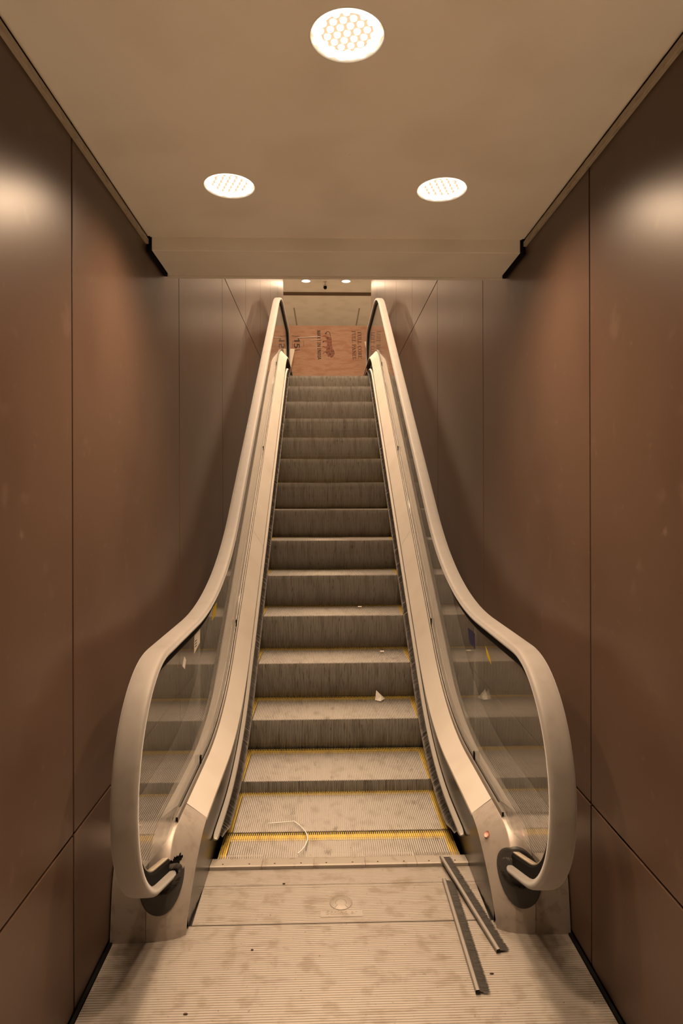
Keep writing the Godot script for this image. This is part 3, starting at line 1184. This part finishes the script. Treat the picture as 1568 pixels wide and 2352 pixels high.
# ==================================================================== upper landing
func upper_things() -> void:
	var D := 9.75
	var bp := thing("plywood_board", "orange brown plywood sheet printed with dark letters, standing across the upper landing", "plywood", P(0, UP, D))
	var st := nst()
	box(st, Vector3(-0.74, 0.0, -0.018), Vector3(0.74, 1.150, 0.0), 0.001)
	done("board", st, M.plywood, bp)
	# prints, in pixels of 1/148 m about the sheet's middle: x right, y down
	var at := func(px: float, py: float) -> Vector2: return Vector2((px - 753.6) / 148.1, (1149.0 - py) / 148.1 + 1.462 - UP)
	var word := func(s: String, font: String, x0: float, x1: float, y0: float, y1: float, weight: int, m: Material, called: String, lean := 0.0) -> void:
		var t := letters(s, 0.1, 0.0016, font, weight)
		var box_ := t.get_aabb()
		var o := put(called, t, m, bp)
		var a: Vector2 = at.call(x0, y0)
		var b: Vector2 = at.call(x1, y1)
		# text runs down the sheet, letter tops to the right
		var sx := absf(b.y - a.y) / box_.size.x
		var sy := absf(b.x - a.x) / box_.size.y
		o.transform = Transform3D(Basis(Vector3(0, -sx, 0), Vector3(sy, 0, 0), Vector3(0, 0, 1)).rotated(Vector3(0, 0, 1), lean), Vector3())
		var c := o.transform * (box_.position + box_.size * 0.5)
		o.position = Vector3((a.x + b.x) / 2, (a.y + b.y) / 2, 0.001) - Vector3(c.x, c.y, 0.0)
	word.call("MAKE IN INDIA", "Droid Sans", 729.5, 737.5, 759.5, 826.0, 700, M.ply_ink, "printed_words", 0.02)
	word.call("FULL CORE", "Droid Serif", 822.5, 831.0, 762.0, 823.0, 400, M.ply_ink, "printed_words", 0.03)
	word.call("FULL PANEL", "Droid Serif", 809.5, 818.0, 759.5, 826.0, 400, M.ply_ink, "printed_words", 0.03)
	word.call("15", "Droid Sans", 676.0, 689.5, 777.0, 800.0, 700, M.ply_ink, "printed_number")
	word.call("YEARS", "Droid Sans", 671.8, 674.6, 782.0, 798.0, 400, M.ply_ink_worn, "printed_words")
	word.call("LEAD", "Droid Sans", 697.0, 699.5, 783.5, 795.0, 400, M.ply_ink_worn, "printed_words")
	var patch := func(called: String, pts: Array, m: Material, z := 0.0006) -> void:
		var pp := PackedVector2Array()
		for q in pts:
			pp.append(at.call(730.0 + q[0] / 23.52, 740.0 + q[1] / 23.52))
		var s := nst()
		plate(s, pp, func(p: Vector2, t: float): return Vector3(p.x, p.y, t), 0.0, z)
		done(called, s, m, bp)
	patch.call("printed_emblem", [[640, 800], [720, 790], [765, 880], [770, 1040], [775, 1230], [800, 1340], [825, 1440], [890, 1530], [915, 1640], [905, 1740], [850, 1800], [720, 1910], [650, 1860], [560, 1830], [520, 1760], [450, 1660], [400, 1650], [330, 1690], [285, 1760], [275, 1700], [330, 1620], [410, 1560], [455, 1540], [490, 1430], [440, 1410], [380, 1400], [320, 1345], [260, 1340], [320, 1285], [400, 1300], [470, 1320], [500, 1270], [520, 1120], [470, 1090], [380, 1060], [330, 1090], [265, 1110], [320, 1000], [400, 970], [480, 960], [490, 900], [440, 880], [390, 790], [320, 780], [245, 820], [280, 730], [350, 700], [440, 720], [540, 770]], M.ply_ink_worn)
	for r in [[552, 862, 58], [615, 1420, 50], [768, 1568, 44], [672, 1730, 56], [497, 1640, 44], [720, 1090, 30], [580, 1240, 30], [600, 1600, 32], [505, 1465, 30], [690, 930, 30], [590, 1090, 24], [740, 1230, 26], [660, 1290, 24], [800, 1690, 26]]:
		var s := nst()
		var c: Vector2 = at.call(730.0 + r[0] / 23.52, 740.0 + r[1] / 23.52)
		var rr: float = r[2] / 23.52 / 148.1
		var ring := []
		for i in 19:
			var a := TAU * i / 18
			var l := PackedVector3Array()
			for f in [0.45, 1.0]:
				l.append(Vector3(c.x + cos(a) * rr * f, c.y + sin(a) * rr * f, 0.0012))
			ring.append(l)
		loft(s, ring, false, true)
		done("printed_gear", s, M.ply_ink, bp)
	for pl in [[[490, 700], [500, 505], [570, 485], [650, 530], [700, 640], [705, 770], [680, 770], [670, 650], [630, 560], [570, 515], [510, 530], [470, 660], [425, 670], [415, 610], [450, 560]], [[835, 1550], [880, 1525], [915, 1730], [870, 1740], [885, 1640]], [[705, 1890], [850, 1780], [870, 1800], [725, 1915]], [[560, 1830], [600, 1800], [610, 1850], [570, 1865]], [[300, 1010], [350, 1000], [330, 1090], [265, 1110]], [[255, 1330], [320, 1290], [325, 1340]]]:
		if pl.size() > 10:
			pl = pl.slice(1)
		patch.call("printed_stroke", pl, M.ply_ink, 0.0014)
	for b in 2:          # laurel sprigs above and below the number
		for i in 7:
			var s := nst()
			var c: Vector2 = at.call(672.0 + i * 2.6, (771.5 + 0.35 * i) if b == 0 else (806.5 - 0.5 * i))
			var pp := PackedVector2Array()
			for k in 8:
				var a := TAU * k / 8
				pp.append(c + Vector2(cos(a) * 0.013, sin(a) * 0.0042).rotated((0.9 if b == 0 else -0.9) + (0.3 if i % 2 else -0.3)))
			plate(s, pp, func(p: Vector2, t: float): return Vector3(p.x, p.y, t), 0.0, 0.001)
			done("printed_leaf", s, M.ply_ink, bp)
	# pale strap stuck over the sheet
	var tape := nst()
	var q0: Vector2 = at.call(684.0, 775.5)
	var q1: Vector2 = at.call(735.0, 773.5)
	tube(tape, PackedVector3Array([P(q0.x, q0.y + UP, D - 0.004), P((q0.x + q1.x) / 2, q0.y + UP + 0.004, D - 0.006), P(q1.x, q1.y + UP, D - 0.004)]), 0.0045, 6)
	q0 = at.call(714.0, 782.0)
	q1 = at.call(737.0, 780.0)
	tube(tape, PackedVector3Array([P(q0.x, q0.y + UP, D - 0.003), P(q1.x, q1.y + UP, D - 0.003)]), 0.003, 6)
	tag(done("strap", tape, M.paper), "thin pale plastic strap stretched across the plywood's number", "strap")
	# cream boards propped beside the two upper newels
	for s in [-1.0, 1.0]:
		var b := nst()
		var poly := PackedVector2Array([Vector2(0.666, 3.02), Vector2(0.507, 3.786), Vector2(0.575, 3.790), Vector2(0.735, 3.02)]) if s < 0 else PackedVector2Array([Vector2(0.755, 3.02), Vector2(0.564, 3.90), Vector2(0.605, 3.905), Vector2(0.766, 3.15)])
		plate(b, poly, func(p: Vector2, t: float): return P(s * p.x, p.y, t), 9.66, 9.69)
		tag(done("cream_board", b, M.cream_board), "narrow cream board leaning behind the %s upper handrail end" % ("left" if s < 0 else "right"), "board")
	# camera dome under the upper ceiling
	var cd := thing("security_camera", "black ball security camera hanging from a white ceiling mount above the plywood", "camera", P(-0.034, UCEIL, 12.05))
	var m := nst(true)
	lathe(m, PackedVector2Array([Vector2(0.0, 0.0), Vector2(0.030, 0.0), Vector2(0.030, -0.012), Vector2(0.024, -0.02), Vector2(0.010, -0.024), Vector2(0.010, -0.05), Vector2(0.026, -0.058), Vector2(0.036, -0.075), Vector2(0.037, -0.09)]), Vector3.ZERO, 24, true)
	done("mount", m, M.white_plastic, cd)
	m = nst(true)
	var sph := PackedVector2Array()
	for i in 13:
		var a := PI / 2 - PI * i / 12
		sph.append(Vector2(0.034 * cos(a), -0.112 + 0.034 * sin(a)))
	lathe(m, sph, Vector3.ZERO, 24, true)
	done("ball", m, M.guide_black, cd)


# ==================================================================== loose things
func small_things() -> void:
	loose_brush(P(0.408, 0.0225, 2.515), P(0.500, 0.0018, 2.012), "dark bristle strip in a grey holder, lying across the other one beside the newel")
	loose_brush(P(0.397, 0.0018, 2.398), P(0.393, 0.0018, 1.846), "dark bristle strip in a grey holder, lying underneath the other one, farther from the newel")
	# paper scrap on a lower step
	var sc := nst()
	var o := P(0.276, 0.241, 3.845)
	var pts := [Vector3(-0.028, 0.0, 0.012), Vector3(0.004, 0.001, 0.040), Vector3(0.034, 0.006, 0.004), Vector3(0.0, 0.036, -0.006), Vector3(-0.018, 0.052, -0.016), Vector3(0.012, 0.022, 0.014)]
	var faces := [[0, 1, 5], [1, 2, 5], [0, 5, 3], [2, 3, 5], [0, 3, 4]]
	for f in faces:
		var a: Vector3 = o + pts[f[0]]
		var b: Vector3 = o + pts[f[1]]
		var c: Vector3 = o + pts[f[2]]
		var n := (b - a).cross(c - a).normalized() * 0.0004
		tri(sc, a + n, b + n, c + n)
		tri(sc, a - n, c - n, b - n)
		for w in [[a, b], [b, c], [c, a]]:
			quad(sc, w[0] - n, w[1] - n, w[1] + n, w[0] + n)
	tag(done("paper_scrap", sc, M.paper), "crumpled white paper scrap on the second full step from the bottom", "paper")
	for k in 2:
		var cr := nst()
		var c := P(0.313, 0.478, 4.07) if k == 0 else P(0.19, 0.7085, 4.43)
		box(cr, c + Vector3(-0.014, -0.001, -0.006), c + Vector3(0.014, 0.006, 0.006), 0.002)
		tag(done("crumb", cr, M.paper), "tiny white crumb on the third step above the paper scrap" if k else "tiny white crumb on the step two above the paper scrap", "crumb")
	# bent white strip on the lowest treads
	var cv := Curve3D.new()
	for q in [[-0.315, 2.832], [-0.268, 2.836], [-0.222, 2.842], [-0.200, 2.846], [-0.192, 2.838], [-0.165, 2.80], [-0.140, 2.745], [-0.133, 2.70], [-0.140, 2.65], [-0.155, 2.61], [-0.172, 2.583]]:
		cv.add_point(P(q[0], 0.0115, q[1]))
	for i in cv.point_count:
		var tn := (cv.get_point_position(mini(i + 1, cv.point_count - 1)) - cv.get_point_position(maxi(i - 1, 0))) * 0.16
		cv.set_point_in(i, -tn)
		cv.set_point_out(i, tn)
	var cd := nst(true)
	tube(cd, cv.tessellate(3, 3), 0.0026, 8, 0.9)
	tag(done("bent_strip", cd, M.cord), "thin white plastic strip bent like a hook on the lowest treads", "plastic strip")
	# dark bits on the floor plate
	for q in [[-0.455, 1.80, 0.0045, "tiny dark bit near the lower left corner of the ribbed floor plate"], [0.455, 1.925, 0.0045, "tiny dark curl on the floor plate right of the brush strips"], [-0.295, 2.05, 0.003, "tiny dark speck on the floor plate just in front of its left joint end"], [-0.215, 2.40, 0.0035, "tiny dark smear of dirt on the comb plate behind its joint"]]:
		var b := nst(true)
		var c := P(q[0], 0.0028, q[1])
		lathe(b, PackedVector2Array([Vector2(0, 0.0016), Vector2(q[2] * 0.7, 0.0011), Vector2(q[2], -0.001), Vector2(0, -0.0014)]), Vector3.ZERO, 7)
		var o2 := done("debris_bit", b, M.debris)
		o2.position = c
		o2.scale = Vector3(1.6, 1.0, 0.7)
		tag(o2, q[3], "debris", "dark bits on the landing plates")


func loose_brush(far: Vector3, near: Vector3, label: String) -> void:
	var o := thing("brush_strip", label, "brush strip", Vector3.ZERO, "loose brush strips on the floor plate")
	var t := (near - far).normalized()
	var s := Vector3.UP.cross(t).normalized()          # to the right of the strip seen from the camera
	var u := t.cross(s).normalized()
	var st := nst()
	var lines := []
	for e in 2:
		var c: Vector3 = far if e == 0 else near
		var l := PackedVector3Array()
		for q in [[-0.006, 0.0], [-0.007, 0.009], [-0.005, 0.012], [0.004, 0.0125], [0.007, 0.0095], [0.007, 0.0075], [-0.003, 0.008], [-0.003, 0.003], [0.007, 0.003], [0.007, 0.0], [-0.006, 0.0]]:
			l.append(c + s * q[0] + u * q[1])
		lines.append(l)
	loft(st, lines, false, false)
	done("holder", st, M.loose_holder, o)
	st = nst()
	var root := PackedVector3Array()
	var tip := PackedVector3Array()
	for i in 13:
		var c := far.lerp(near, 0.008 + 0.984 * i / 12.0)
		root.append(c + s * -0.001 + u * 0.0062)
		tip.append(c + s * 0.039 + u * 0.0045 + t * 0.006)
	bristles(st, root, tip, 1500.0, 0.0011, 0.005)
	bristles(st, root, tip, 1500.0, 0.0011, 0.005)
	var b := done("bristles", st, M.loose_bristle, o)
	b.set_meta("kind", "stuff")
